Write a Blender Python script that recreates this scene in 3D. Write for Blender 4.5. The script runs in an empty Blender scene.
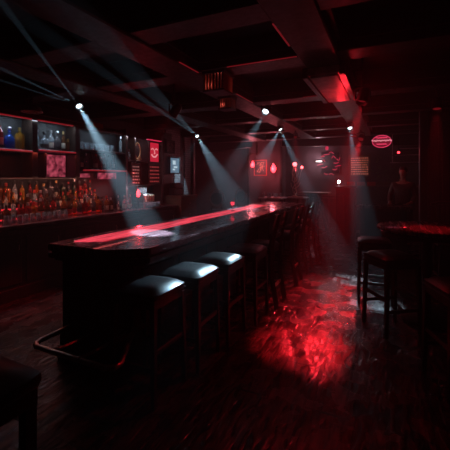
import bpy, bmesh, math, random
from mathutils import Vector, Matrix
random.seed(11)
PI = math.pi
sc = bpy.context.scene
COL = sc.collection

# ---------------------------------------------------------------- camera
cam_d = bpy.data.cameras.new('camera'); cam = bpy.data.objects.new('camera', cam_d); COL.objects.link(cam)
cam.location = (0, 0, 1.62)
cam.rotation_euler = (PI/2, 0, math.atan(163/345))
cam_d.sensor_width = 36; cam_d.lens = 345/450*36
cam_d.shift_y = (178-225)/450
cam_d.clip_start = 0.05
sc.camera = cam
# ---------------------------------------------------------------- world and haze in the air
w = bpy.data.worlds.new('world'); sc.world = w; w.use_nodes = True
nt = w.node_tree; nt.nodes.clear()
wo = nt.nodes.new('ShaderNodeOutputWorld'); bg = nt.nodes.new('ShaderNodeBackground')
bg.inputs[0].default_value = (0.02, 0.03, 0.05, 1); bg.inputs[1].default_value = 0.02
vs = nt.nodes.new('ShaderNodeVolumeScatter'); vs.inputs['Density'].default_value = 0.0135
vs.inputs['Anisotropy'].default_value = 0.5; vs.inputs['Color'].default_value = (0.9, 0.95, 1, 1)
nt.links.new(bg.outputs[0], wo.inputs['Surface']); nt.links.new(vs.outputs[0], wo.inputs['Volume'])
# ---------------------------------------------------------------- exposure
sc.view_settings.view_transform = 'Standard'; sc.view_settings.look = 'None'
sc.view_settings.exposure = 0.0; sc.view_settings.gamma = 1.0
sc.view_settings.use_curve_mapping = False
# lamp powers, all in one place
COOL = (0.50, 0.80, 1.0); RED = (1.0, 0.02, 0.035); PINK = (1.0, 0.05, 0.12)
P_COOL = dict(a=7000, b=2200, c=560, d=2400, e=1000)
P_BEAM = 110.0
P_RED_FLOOR = 1300
P_SCONCE = 18
P_TABLE = 150
P_BAR = 26
E_BAR_GLOW = 0.95
E_RISER_GLOW = 0.9

# ================================================================ helpers
def mat(name, base=(.1, .1, .1), rough=.5, metal=0.0, emit=None, es=0.0, trans=0.0, spec=.5, coat=0.0, ior=1.45):
    m = bpy.data.materials.new(name); m.use_nodes = True
    b = m.node_tree.nodes['Principled BSDF']
    b.inputs['Base Color'].default_value = (*base, 1); b.inputs['Roughness'].default_value = rough
    b.inputs['Metallic'].default_value = metal; b.inputs['Specular IOR Level'].default_value = spec
    b.inputs['Transmission Weight'].default_value = trans; b.inputs['IOR'].default_value = ior
    b.inputs['Coat Weight'].default_value = coat
    if emit: b.inputs['Emission Color'].default_value = (*emit, 1); b.inputs['Emission Strength'].default_value = es
    return m

def noisy(m, c1, c2, scale=(6, 6, 6), bump=.0, rr=None, detail=5, dist=0.0, pos=(.3, .7)):
    t = m.node_tree; N = t.nodes; L = t.links; b = N['Principled BSDF']
    tc = N.new('ShaderNodeTexCoord'); mp = N.new('ShaderNodeMapping'); mp.inputs['Scale'].default_value = scale
    nz = N.new('ShaderNodeTexNoise'); nz.inputs['Scale'].default_value = 1; nz.inputs['Detail'].default_value = detail
    nz.inputs['Distortion'].default_value = dist
    cr = N.new('ShaderNodeValToRGB'); cr.color_ramp.elements[0].color = (*c1, 1); cr.color_ramp.elements[1].color = (*c2, 1)
    cr.color_ramp.elements[0].position = pos[0]; cr.color_ramp.elements[1].position = pos[1]
    L.new(tc.outputs['Object'], mp.inputs[0]); L.new(mp.outputs[0], nz.inputs['Vector']); L.new(nz.outputs['Fac'], cr.inputs[0])
    L.new(cr.outputs[0], b.inputs['Base Color'])
    if rr:
        mr = N.new('ShaderNodeMapRange'); mr.inputs['From Min'].default_value = .3; mr.inputs['From Max'].default_value = .7
        mr.inputs['To Min'].default_value = rr[0]; mr.inputs['To Max'].default_value = rr[1]
        L.new(nz.outputs['Fac'], mr.inputs['Value']); L.new(mr.outputs[0], b.inputs['Roughness'])
    if bump:
        bp = N.new('ShaderNodeBump'); bp.inputs['Strength'].default_value = bump; bp.inputs['Distance'].default_value = .01
        L.new(nz.outputs['Fac'], bp.inputs['Height']); L.new(bp.outputs[0], b.inputs['Normal'])
    return m

M = {}
M['wood'] = noisy(mat('dark_stained_wood', rough=.35), (.012, .007, .006), (.035, .018, .013), (30, 30, 3), .15, (.3, .5))
M['woodh'] = noisy(mat('dark_panel_wood', rough=.4), (.014, .008, .007), (.04, .02, .015), (25, 3, 25), .15, (.3, .5))
M['redwood'] = noisy(mat('reddish_wood', rough=.45), (.06, .028, .018), (.14, .06, .035), (4, 4, 30), .1, (.4, .6))
M['top'] = noisy(mat('polished_bar_wood', coat=.5), (.03, .012, .014), (.13, .055, .065), (26, 2.2, 4), .06, (.16, .36), dist=.8)
M['vinyl'] = noisy(mat('black_vinyl', rough=.33), (.010, .011, .013), (.016, .017, .02), (40, 40, 40), .05, (.3, .42))
M['rail'] = noisy(mat('brushed_bronze', metal=1), (.42, .30, .26), (.55, .42, .36), (20, 20, 20), 0, (.25, .4))
M['steel'] = noisy(mat('worn_steel', metal=1), (.35, .35, .37), (.5, .5, .52), (30, 30, 30), 0, (.25, .45))
M['blackmetal'] = noisy(mat('black_metal', metal=.6), (.02, .02, .022), (.04, .04, .044), (30, 30, 30), 0, (.4, .6))
M['ceil'] = noisy(mat('ceiling_boards', rough=.6), (.007, .004, .004), (.018, .010, .009), (3, 30, 30), .1, (.5, .7))
M['beam'] = noisy(mat('beam_wood', rough=.45, spec=.3), (.008, .005, .005), (.02, .011, .010), (22, 22, 22), .2, (.35, .6))
M['plaster'] = noisy(mat('dark_plaster', rough=.7), (.05, .035, .04), (.10, .07, .08), (3, 3, 3), .3, (.6, .85))
M['ribbed'] = noisy(mat('ribbed_duct_metal', metal=.4), (.18, .12, .12), (.45, .3, .3), (9, 9, 9), .2, (.35, .55))
M['black'] = noisy(mat('black_paint', rough=.6), (.006, .006, .007), (.014, .013, .014), (9, 9, 9), 0, (.45, .7))
M['mortar'] = mat('x')
# brick wall
def brick_mat(name, c1, c2, c3, scale, rough=.8, rot=None):
    m = mat(name, rough=rough); t = m.node_tree; N = t.nodes; L = t.links; b = N['Principled BSDF']
    tc = N.new('ShaderNodeTexCoord'); sep = N.new('ShaderNodeSeparateXYZ'); com = N.new('ShaderNodeCombineXYZ')
    L.new(tc.outputs['Object'], sep.inputs[0])
    L.new(sep.outputs['Y' if rot else 'X'], com.inputs['X']); L.new(sep.outputs['Z'], com.inputs['Y'])
    br = N.new('ShaderNodeTexBrick'); br.inputs['Scale'].default_value = scale
    br.inputs['Color1'].default_value = (*c1, 1); br.inputs['Color2'].default_value = (*c2, 1); br.inputs['Mortar'].default_value = (*c3, 1)
    L.new(com.outputs[0], br.inputs['Vector']); L.new(br.outputs['Color'], b.inputs['Base Color'])
    bp = N.new('ShaderNodeBump'); bp.inputs['Strength'].default_value = .5; bp.inputs['Distance'].default_value = .01; bp.invert = True
    L.new(br.outputs['Fac'], bp.inputs['Height']); L.new(bp.outputs[0], b.inputs['Normal'])
    return m
M['brick'] = brick_mat('painted_brick', (.22, .2, .21), (.3, .27, .28), (.12, .1, .1), 4.2, rot=True)
M['brickx'] = brick_mat('dark_brick', (.09, .055, .06), (.14, .08, .085), (.05, .035, .04), 4.2)
del M['mortar']

# floor: worn glossy planks running down the room
def floor_mat():
    m = mat('worn_glossy_planks', rough=.3, spec=.4); t = m.node_tree; N = t.nodes; L = t.links; b = N['Principled BSDF']
    tc = N.new('ShaderNodeTexCoord'); sep = N.new('ShaderNodeSeparateXYZ'); com = N.new('ShaderNodeCombineXYZ')
    L.new(tc.outputs['Object'], sep.inputs[0]); L.new(sep.outputs['Y'], com.inputs['X']); L.new(sep.outputs['X'], com.inputs['Y'])
    br = N.new('ShaderNodeTexBrick'); br.inputs['Scale'].default_value = 1; br.inputs['Brick Width'].default_value = 1.5
    br.inputs['Row Height'].default_value = .27; br.inputs['Mortar Size'].default_value = .011; br.offset = .37
    br.inputs['Color1'].default_value = (.022, .014, .013, 1); br.inputs['Color2'].default_value = (.05, .03, .028, 1); br.inputs['Mortar'].default_value = (.012, .008, .008, 1)
    L.new(com.outputs[0], br.inputs['Vector'])
    mp = N.new('ShaderNodeMapping'); mp.inputs['Scale'].default_value = (24, 5.5, 1); L.new(tc.outputs['Object'], mp.inputs[0])
    n1 = N.new('ShaderNodeTexNoise'); n1.inputs['Scale'].default_value = 1; n1.inputs['Detail'].default_value = 7; n1.inputs['Distortion'].default_value = .5
    L.new(mp.outputs[0], n1.inputs['Vector'])
    n2 = N.new('ShaderNodeTexNoise'); n2.inputs['Scale'].default_value = 4.5; n2.inputs['Detail'].default_value = 6; L.new(tc.outputs['Object'], n2.inputs['Vector'])
    mr = N.new('ShaderNodeMapRange'); mr.inputs['From Min'].default_value = .36; mr.inputs['From Max'].default_value = .64
    mr.inputs['To Min'].default_value = .08; mr.inputs['To Max'].default_value = .38
    L.new(n2.outputs['Fac'], mr.inputs['Value']); L.new(mr.outputs[0], b.inputs['Roughness'])
    mx = N.new('ShaderNodeMixRGB'); mx.blend_type = 'MULTIPLY'; mx.inputs[0].default_value = 1
    cr = N.new('ShaderNodeValToRGB'); cr.color_ramp.elements[0].position = .36; cr.color_ramp.elements[0].color = (.30, .30, .30, 1)
    cr.color_ramp.elements[1].position = .60; cr.color_ramp.elements[1].color = (1.9, 1.9, 1.9, 1)
    L.new(n1.outputs['Fac'], cr.inputs[0]); L.new(br.outputs['Color'], mx.inputs[1]); L.new(cr.outputs[0], mx.inputs[2]); L.new(mx.outputs[0], b.inputs['Base Color'])
    b1 = N.new('ShaderNodeBump'); b1.invert = True; b1.inputs['Strength'].default_value = 1; b1.inputs['Distance'].default_value = .01
    L.new(br.outputs['Fac'], b1.inputs['Height'])
    b2 = N.new('ShaderNodeBump'); b2.inputs['Strength'].default_value = .8; b2.inputs['Distance'].default_value = .02
    L.new(n1.outputs['Fac'], b2.inputs['Height']); L.new(b1.outputs[0], b2.inputs['Normal'])
    b3 = N.new('ShaderNodeBump'); b3.inputs['Strength'].default_value = .15; b3.inputs['Distance'].default_value = .03
    L.new(n2.outputs['Fac'], b3.inputs['Height']); L.new(b2.outputs[0], b3.inputs['Normal']); L.new(b3.outputs[0], b.inputs['Normal'])
    return m
M['floor'] = floor_mat()

def emis(name, c, s, base=(.02, .02, .02)):
    return mat(name, base, .4, emit=c, es=s)
M['lens'] = emis('cool_lens', (.75, .93, 1), 5)
M['redbulb'] = emis('red_bulb', (1, .03, .045), 7)
M['redcore'] = emis('red_bulb_core', (1, .09, .10), 7)
M['redlens'] = emis('red_flood_lens', (1, .03, .05), .12)
M['dimled'] = emis('dim_red_led', (1, .03, .05), .22)
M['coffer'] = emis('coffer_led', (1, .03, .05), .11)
M['led'] = emis('red_led', (1, .03, .05), E_RISER_GLOW)
M['star'] = emis('white_bulb', (.95, .97, 1), 40)
# red reflection on the bar top, painted as a streaky glowing strip
mi = emis('red_lit_resin', (1, .06, .09), E_BAR_GLOW, (.06, .01, .012)); M['inlay'] = mi
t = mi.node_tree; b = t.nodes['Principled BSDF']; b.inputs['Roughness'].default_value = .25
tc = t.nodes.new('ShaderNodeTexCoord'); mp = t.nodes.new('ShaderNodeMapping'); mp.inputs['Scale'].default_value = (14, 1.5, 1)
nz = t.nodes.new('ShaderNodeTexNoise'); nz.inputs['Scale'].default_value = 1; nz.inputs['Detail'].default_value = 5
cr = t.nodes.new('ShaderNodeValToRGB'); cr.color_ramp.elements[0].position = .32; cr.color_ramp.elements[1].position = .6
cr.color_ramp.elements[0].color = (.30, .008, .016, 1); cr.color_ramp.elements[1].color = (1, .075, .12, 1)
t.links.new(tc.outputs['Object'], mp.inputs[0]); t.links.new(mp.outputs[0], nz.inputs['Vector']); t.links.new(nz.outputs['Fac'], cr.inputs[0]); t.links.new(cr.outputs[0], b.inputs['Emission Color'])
# backlit panel behind the shelves
mp_ = emis('pink_backlit_paper', PINK, .6); M['pinkpanel'] = mp_
t = mp_.node_tree; b = t.nodes['Principled BSDF']
tc = t.nodes.new('ShaderNodeTexCoord'); nz = t.nodes.new('ShaderNodeTexNoise'); nz.inputs['Scale'].default_value = 14; nz.inputs['Detail'].default_value = 5
cr = t.nodes.new('ShaderNodeValToRGB'); cr.color_ramp.elements[0].position = .38; cr.color_ramp.elements[1].position = .66
cr.color_ramp.elements[1].color = (.75, .10, .17, 1); cr.color_ramp.elements[0].color = (.10, .008, .02, 1)
t.links.new(tc.outputs['Object'], nz.inputs['Vector']); t.links.new(nz.outputs['Fac'], cr.inputs[0]); t.links.new(cr.outputs[0], b.inputs['Emission Color'])

def glass(name, c, rough=.06, trans=.8): return mat(name, c, rough, trans=trans)
M['clear'] = glass('clear_glass', (.75, .85, .9)); M['blue'] = glass('blue_glass', (.03, .15, .8)); M['amber'] = glass('amber_glass', (.9, .42, .05))
M['brown'] = glass('brown_glass', (.28, .09, .03)); M['green'] = glass('green_glass', (.05, .16, .07)); M['ruby'] = glass('ruby_glass', (.55, .04, .04))
M['smoke'] = glass('smoky_glass', (.25, .22, .24)); M['pinkg'] = glass('pink_glass', (.8, .35, .4)); M['orange'] = glass('orange_glass', (.8, .22, .04))
M['paper'] = noisy(mat('cream_label_paper', rough=.7), (.45, .40, .32), (.62, .57, .48), (60, 60, 60))
M['darkpaper'] = noisy(mat('black_label_paper', rough=.6), (.02, .02, .02), (.12, .09, .07), (90, 90, 90))
M['redpaper'] = noisy(mat('red_label_paper', rough=.6), (.3, .02, .02), (.5, .06, .05), (90, 90, 90))
M['capblack'] = mat('black_cap', (.012, .012, .012), .35); M['capgold'] = mat('gold_cap', (.6, .4, .15), .3, 1)
M['capsilver'] = mat('silver_cap', (.6, .62, .65), .3, 1); M['capred'] = mat('red_cap', (.4, .02, .02), .4)
M['skin'] = noisy(mat('skin', rough=.5), (.42, .24, .18), (.5, .3, .22), (20, 20, 20)); M['hair'] = mat('dark_hair', (.02, .014, .01), .5)
M['shirt'] = noisy(mat('brown_shirt', rough=.8), (.07, .04, .034), (.11, .065, .05), (30, 30, 30), .1); M['trousers'] = mat('black_trousers', (.012, .012, .014), .8)
M['leaf'] = noisy(mat('dark_leaf', rough=.5), (.05, .09, .035), (.12, .14, .06), (20, 20, 20)); M['cream'] = mat('cream_cloth', (.6, .5, .38), .7)
M['gold'] = noisy(mat('antique_gilt', metal=.8), (.35, .24, .12), (.6, .42, .22), (30, 30, 30), .2, (.35, .5))

class MB:
    def __init__(s): s.bm = bmesh.new()
    def box(s, x0, x1, y0, y1, z0, z1, bev=0.0, rot=None, seg=1):
        r = bmesh.ops.create_cube(s.bm, size=1)
        m = Matrix.Translation(((x0+x1)/2, (y0+y1)/2, (z0+z1)/2)) @ Matrix.Diagonal((abs(x1-x0), abs(y1-y0), abs(z1-z0), 1))
        bmesh.ops.transform(s.bm, matrix=m, verts=r['verts'])
        if bev:
            es = {e for v in r['verts'] for e in v.link_edges}
            bmesh.ops.bevel(s.bm, geom=list(es), offset=bev, segments=seg, affect='EDGES', profile=.5)
        return s
    def tube(s, pts, r, n=8, cap=True, closed=False):
        pts = [Vector(p) for p in pts]; rs = r if isinstance(r, (list, tuple)) else [r]*len(pts)
        rings = []; ref = None; k = len(pts)
        for i, p in enumerate(pts):
            if closed: d = (pts[(i+1) % k]-pts[i-1])
            elif i == 0: d = pts[1]-p
            elif i == k-1: d = p-pts[i-1]
            else: d = (pts[i+1]-p).normalized()+(p-pts[i-1]).normalized()
            d.normalize()
            if ref is None: ref = Vector((0, 0, 1)) if abs(d.z) < .9 else Vector((1, 0, 0))
            a = d.cross(ref).normalized(); bb = d.cross(a).normalized(); ref = -bb if False else ref
            if abs(d.dot(ref)) > .98:
                ref = Vector((1, 0, 0)) if abs(d.x) < .9 else Vector((0, 1, 0)); a = d.cross(ref).normalized(); bb = d.cross(a).normalized()
            rings.append([s.bm.verts.new(p+(a*math.cos(2*PI*j/n)+bb*math.sin(2*PI*j/n))*rs[i]) for j in range(n)])
        for i in range(k if closed else k-1):
            A, B = rings[i], rings[(i+1) % k]
            for j in range(n): s.bm.faces.new((A[j], A[(j+1) % n], B[(j+1) % n], B[j]))
        if cap and not closed: s.bm.faces.new(rings[0][::-1]); s.bm.faces.new(rings[-1])
        return s
    def lathe(s, prof, n=14, c=(0, 0, 0), sq=0.0, cap=True):
        rings = []
        for r, z in prof:
            ring = []
            for j in range(n):
                a = 2*PI*(j+.5)/n; ca, sa = math.cos(a), math.sin(a)
                k = 1.0
                if sq: k = 1/((abs(ca)**(2+sq*6)+abs(sa)**(2+sq*6))**(1/(2+sq*6)))
                if sq and r < .022: k = 1
                ring.append(s.bm.verts.new((c[0]+ca*r*k, c[1]+sa*r*k, c[2]+z)))
            rings.append(ring)
        for A, B in zip(rings, rings[1:]):
            for j in range(n): s.bm.faces.new((A[j], A[(j+1) % n], B[(j+1) % n], B[j]))
        if cap: s.bm.faces.new(rings[0][::-1]); s.bm.faces.new(rings[-1])
        return s
    def prism(s, poly, z0, z1):
        A = [s.bm.verts.new((x, y, z0)) for x, y in poly]; B = [s.bm.verts.new((x, y, z1)) for x, y in poly]; n = len(poly)
        s.bm.faces.new(A[::-1]); s.bm.faces.new(B)
        for j in range(n): s.bm.faces.new((A[j], A[(j+1) % n], B[(j+1) % n], B[j]))
        return s
    def ball(s, c, r, u=10, v=8, sc_=(1, 1, 1)):
        q = bmesh.ops.create_uvsphere(s.bm, u_segments=u, v_segments=v, radius=r)
        bmesh.ops.transform(s.bm, matrix=Matrix.Translation(c) @ Matrix.Diagonal((*sc_, 1)), verts=q['verts']); return s
    def xf(s, m): bmesh.ops.transform(s.bm, matrix=m, verts=s.bm.verts[:]); return s
    def build(s, name, m, parent=None, smooth=False, loc=None):
        bmesh.ops.recalc_face_normals(s.bm, faces=s.bm.faces[:])
        me = bpy.data.meshes.new(name); s.bm.to_mesh(me); s.bm.free(); me.materials.append(m)
        if smooth:
            for p in me.polygons: p.use_smooth = True
            try: me.set_sharp_from_angle(angle=math.radians(40))
            except Exception: pass
        o = bpy.data.objects.new(name, me); COL.objects.link(o)
        if parent: o.parent = parent
        if loc: o.location = loc
        return o

def tag(o, label=None, cat=None, group=None, kind=None):
    if label: o['label'] = label
    if cat: o['category'] = cat
    if group: o['group'] = group
    if kind: o['kind'] = kind
    return o
def empty(name, loc, label, cat, group=None, rz=0):
    o = bpy.data.objects.new(name, None); COL.objects.link(o); o.location = loc; o.rotation_euler.z = rz
    o.empty_display_size = .1
    return tag(o, label, cat, group)
def copy_tree(o, loc=None, rz=None, label=None, group=None, parent=None):
    c = o.copy(); COL.objects.link(c)
    if parent: c.parent = parent
    if loc is not None: c.location = loc
    if rz is not None: c.rotation_euler.z = rz
    if label: c['label'] = label
    if group: c['group'] = group
    for ch in list(o.children): copy_tree(ch, parent=c)
    return c
def struct(name, mb, m, parent=None, smooth=False):
    o = mb.build(name, m, parent, smooth)
    if not parent: tag(o, kind='structure')
    return o
def light(kind, name, loc, color, power, parent=None, target=None, angle=60, blend=.5, radius=.03):
    d = bpy.data.lights.new(name, kind); d.color = color; d.energy = power; d.shadow_soft_size = radius
    if kind == 'SPOT': d.spot_size = math.radians(angle); d.spot_blend = blend
    o = bpy.data.objects.new(name, d); COL.objects.link(o); o.location = loc
    if target is not None: o.rotation_euler = (Vector(target)-Vector(loc)).to_track_quat('-Z', 'Y').to_euler()
    if parent:
        o.parent = parent; o.location = Vector(loc)-parent.location
    return o
ORD = 'first second third fourth fifth sixth seventh eighth ninth tenth eleventh twelfth thirteenth fourteenth fifteenth sixteenth seventeenth eighteenth nineteenth twentieth twenty-first twenty-second twenty-third twenty-fourth'.split()

# ================================================================ room shell
struct('floor', MB().box(-7.6, 3.2, -2, 13.2, -.1, 0), M['floor'])
struct('ceiling', MB().box(-7.6, 3.2, -2, 13.2, 3.0, 3.1), M['ceil'])
struct('wall_left', MB().box(-5.15, -5.03, -2, 8.3, 0, 3.0), M['black'])
struct('wall_alcove', MB().box(-7.6, -7.45, 8.3, 13.2, 0, 3.0).box(-7.45, -5.15, 8.2, 8.3, 0, 3), M['plaster'])
struct('wall_back', MB().box(-7.6, 3.2, 12.0, 12.12, 0, 3.0), M['plaster'])
struct('wall_right', MB().box(3.1, 3.2, -2, 12, 0, 3.0), M['plaster'])
struct('wall_front', MB().box(-5.03, 3.1, -2, -1.9, 0, 3.0), M['plaster'])
# painted brick strip beyond the shelves, and its dark doorway
struct('wall_brick', MB().box(-5.03, -4.97, 7.1, 7.75, 0, 2.9), M['brick'])
struct('wall_brick_far', MB().box(-5.03, -4.98, 8.0, 8.3, 0, 2.9), M['brick'])
struct('door_1', MB().box(-5.03, -5.0, 7.76, 7.98, 0, 2.4), M['black'])
struct('trim_1', MB().box(-5.02, -4.9, 8.31, 8.42, 0, 2.95, .01), M['beam'])
# panelled partition on the right
part = MB().box(.62, 3.1, 6.9, 7.05, 0, 3.0)
for i in range(12): part.box(.63+i*.2, .78+i*.2, 6.86, 6.9, .2, 2.6, .012)
struct('wall_partition', part, M['wood'])
struct('trim_2', MB().box(.5, .62, 6.84, 7.1, 0, 3.0, .012).box(1.12, 1.2, 6.82, 6.86, 0, 2.7, .01), M['beam'])
# column with pictures on the far wall
struct('column', MB().box(-4.5, -3.3, 11.5, 12.0, 0, 3.0), M['plaster'])
struct('trim_3', MB().box(-4.54, -4.46, 11.44, 11.56, 0, 2.95, .01).box(-3.34, -3.26, 11.44, 11.56, 0, 2.95, .01), M['beam'])
# angled ceiling soffits at the far end
def soffit(name, a, b_, z0=2.6, z1=3.0, th=.25):
    a = Vector((*a, 0)); b_ = Vector((*b_, 0)); d = (b_-a).normalized(); n = Vector((-d.y, d.x, 0))*th
    p = [(a.x, a.y), (b_.x, b_.y), (b_.x+n.x, b_.y+n.y), (a.x+n.x, a.y+n.y)]
    struct(name, MB().prism(p, z0, z1), M['black'])
    q = [(a.x, a.y), (b_.x, b_.y), (b_.x-n.x*.1, b_.y-n.y*.1), (a.x-n.x*.1, a.y-n.y*.1)]
    return q, z0
q, z = soffit('trim_4', (-6.6, 11.95), (-4.1, 10.2)); struct('trim_5', MB().prism(q, z-.01, z+.035), M['beam'])
q, z = soffit('trim_6', (-2.95, 10.3), (1.6, 11.9)); struct('trim_7', MB().prism(q, z-.01, z+.035), M['beam'])
# coffered ceiling: long beams, cross beams, slim mouldings in each coffer
lx = [(-3.55, -3.2), (-2.13, -1.78), (-.73, -.4), (.9, 1.2)]
for i, (a, b_) in enumerate(lx): struct('beam_long_%d' % (i+1), MB().box(a, b_, -1.9, 9.6, 2.7, 3.0, .012), M['beam'])
cy = [(-.2, .1), (2.05, 2.33), (3.12, 3.4), (4.72, 5.0), (6.3, 6.55), (7.9, 8.15), (9.5, 9.75)]
for i, (a, b_) in enumerate(cy): struct('beam_cross_%d' % (i+1), MB().box(-5.03, 3.1, a, b_, 2.72, 3.0, .012), M['beam'])
mo = MB()
for (xa, xb) in [(-5.03, -3.55), (-3.2, -2.13), (-1.78, -.73), (-.4, .9)]:
    for (ya, yb) in [(2.33, 3.12), (3.4, 4.72), (5.0, 6.3), (6.55, 7.9), (8.15, 9.5)]:
        mo.box(xa, xa+.04, ya, yb, 2.8, 2.86).box(xb-.04, xb, ya, yb, 2.8, 2.86).box(xa, xb, ya, ya+.04, 2.8, 2.86).box(xa, xb, yb-.04, yb, 2.8, 2.86)
struct('trim_8', mo, M['beam'])
# wainscot and plank seams on the far wall
wn = MB()
for i in range(13): wn.box(-3.2+i*.48, -2.78+i*.48, 11.96, 12.0, .12, .95, .012)
struct('trim_9', wn.box(-3.25, 3.1, 11.94, 12.0, .98, 1.04), M['wood'])
struct('baseboard_back', MB().box(-7.4, 3.1, 11.93, 11.96, 0, .12), M['wood'])

def coffer_highlight(a, b_, label):  # red highlights on the beam edges, painted as thin glowing strips
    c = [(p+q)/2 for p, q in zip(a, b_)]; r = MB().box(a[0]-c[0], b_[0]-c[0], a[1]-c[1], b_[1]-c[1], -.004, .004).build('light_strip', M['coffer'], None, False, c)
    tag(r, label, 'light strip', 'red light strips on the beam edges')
coffer_highlight((-1.78, 2.75, 2.71), (-1.768, 3.11, 2.71), 'red light strip on the long beam edge above the bar corner')
coffer_highlight((-1.45, 3.108, 2.725), (-.75, 3.12, 2.725), 'red light strip along the cross beam over the bar')
coffer_highlight((-.742, 2.35, 2.71), (-.73, 2.8, 2.71), 'red light strip on the beam edge near the top of the view')
coffer_highlight((-1.05, 4.708, 2.725), (-.74, 4.72, 2.725), 'short red light strip on the cross beam beside the duct')
coffer_highlight((-1.78, 4.1, 2.71), (-1.768, 4.7, 2.71), 'red light strip on the long beam behind the small lantern')
# ribbed metal duct cover under the long beam
dk = empty('ribbed_duct', (-.565, 3.95, 2.7), 'ribbed metal duct cover under the ceiling beam, glowing red', 'duct')
du = MB().box(-.15, .15, -.53, .68, -.075, 0, .006)
for i in range(30): du.box(-.13, .13, -.5+i*.04, -.485+i*.04, -.10, -.075)
du.build('grille', M['ribbed'], dk)
MB().box(-.2, -.15, -.54, .7, -.1, 0).box(.15, .2, -.54, .7, -.1, 0).build('frame', M['beam'], dk)

# slatted lantern boxes hanging under the cross beams
def slat_lantern(x, y, z, w_, h, label):
    r = empty('slatted_lantern', (x, y, z), label, 'lantern', 'slatted lanterns under the ceiling beams')
    m = MB()
    for i in range(7):
        for sx in (-1, 1): m.box(-w_/2+i*w_/6.4-.008+.01, -w_/2+i*w_/6.4+.018, sx*w_/2-.008, sx*w_/2+.008, -h, 0)
        for sx in (-1, 1): m.box(sx*w_/2-.008, sx*w_/2+.008, -w_/2+i*w_/6.4-.008+.01, -w_/2+i*w_/6.4+.018, -h, 0)
    m.build('slats', M['redwood'], r)
    MB().box(-w_/2-.02, w_/2+.02, -w_/2-.02, w_/2+.02, 0, .03, .006).build('top_plate', M['blackmetal'], r)
    MB().box(-w_/2-.015, w_/2+.015, -w_/2-.015, w_/2+.015, -h-.02, -h, .006).build('base_plate', M['blackmetal'], r)
    light('POINT', 'lamp', (x, y, z-h/2), (1, .12, .08), .6, r, radius=.02)
slat_lantern(-1.62, 3.26, 2.69, .22, .16, 'larger slatted wooden lantern box under the cross beam above the bar')
slat_lantern(-1.95, 4.2, 2.67, .16, .12, 'small slatted lantern under the long ceiling beam behind the larger one')
# round ceiling dome lamp, unlit
r = empty('dome_lamp', (-4.35, 3.1, 3.0), 'unlit round dome lamp on the ceiling above the bottle shelves', 'lamp')
MB().lathe([(.02, 0), (.02, -.42)], 8).build('stem', M['blackmetal'], r)
MB().lathe([(.02, -.38), (.07, -.40), (.11, -.43), (.13, -.48), (.12, -.48), (.10, -.44), (.06, -.41), (.02, -.40)], 20, cap=False).build('lamp_shade', M['rail'], r, True)
MB().lathe([(.13, -.48), (.137, -.487), (.13, -.494), (.123, -.487), (.13, -.48)], 20, cap=False).build('rim', M['steel'], r, True)

# ================================================================ stage lights
def stage_light(loc, target, key, angle, label, extra=(), power=None, color=COOL, lens='lens', size=1.0, blend=.35, barn=True):
    r = empty('spotlight', loc, label, 'spotlight', 'ceiling spotlights')
    d = (Vector(target)-Vector(loc)).normalized(); q = d.to_track_quat('-Z', 'Y').to_matrix().to_4x4()
    s = size
    MB().lathe([(.03*s, .14*s), (.055*s, .12*s), (.062*s, .0), (.068*s, -.045*s), (.06*s, -.045*s), (.054*s, -.005)], 16, cap=False).xf(q).build('housing', M['blackmetal'], r, True)
    MB().lathe([(.001, -.012*s), (.03*s, -.014*s), (.052*s, -.008*s), (.052*s, .0), (.001, .0)], 16).xf(q).build('lens', M[lens], r, True)
    under = any(a <= loc[0] <= b_ for a, b_ in lx) or any(a <= loc[1] <= b_ for a, b_ in cy)
    top = (2.72 if under else 3.0)-loc[2]
    MB().tube([(-.08*s, 0, 0), (-.08*s, 0, .12*s), (0, 0, .15*s), (.08*s, 0, .12*s), (.08*s, 0, 0)], .009, 6).tube([(0, 0, .14*s), (0, 0, top)], .012, 6).build('yoke', M['blackmetal'], r)
    lp = Vector(loc)+d*.06*s
    light('SPOT', 'lamp', lp, color, power if power is not None else P_COOL[key], r, Vector(target), angle, blend, .03*s)
    for tg in extra:
        dd = (Vector(tg[0])-Vector(loc)).normalized()
        light('SPOT', 'beam_lamp', Vector(loc)+dd*.16, COOL, P_BEAM*tg[1], r, Vector(tg[0]), tg[2], .3, .004)
    return r
stage_light((-3.89, 3.47, 2.63), (-2.27, 2.95, 1.05), 'a', 10, 'cool white spotlight above the bottle shelves, nearest to the camera',
            [((-2.13, 1.40, 2.62), 18, .9), ((-3.19, 1.96, 2.62), 20, 1.4), ((-3.58, 2.2, 2.62), 16, 1.4)], size=.8)
stage_light((-4.14, 7.19, 2.63), (-2.5, 6.0, 1.0), 'b', 14, 'cool white spotlight beyond the bottle shelves near the brick strip',
            [((-2.04, 1.30, 2.63), 24, 1.2), ((-1.69, 1.37, 2.65), 9, 2.6), ((-4.97, 7.55, 1.5), .9, 40)], size=.75)
stage_light((-1.65, 4.92, 2.62), (-1.68, 2.5, .8), 'c', 11, 'cool white spotlight above the bar, left of the paired lights', size=.85)
stage_light((-2.01, 6.91, 2.63), (-.55, 5.8, 0), 'd', 11, 'cool white spotlight above the far end of the bar', [((-1.58, 2.9, .8), 5, 9)], size=.75)
stage_light((-.67, 7.1, 2.6), (-.15, 4.9, 0), 'e', 12, 'cool white spotlight at right, shining down beside the neon sign', size=.75)
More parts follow.
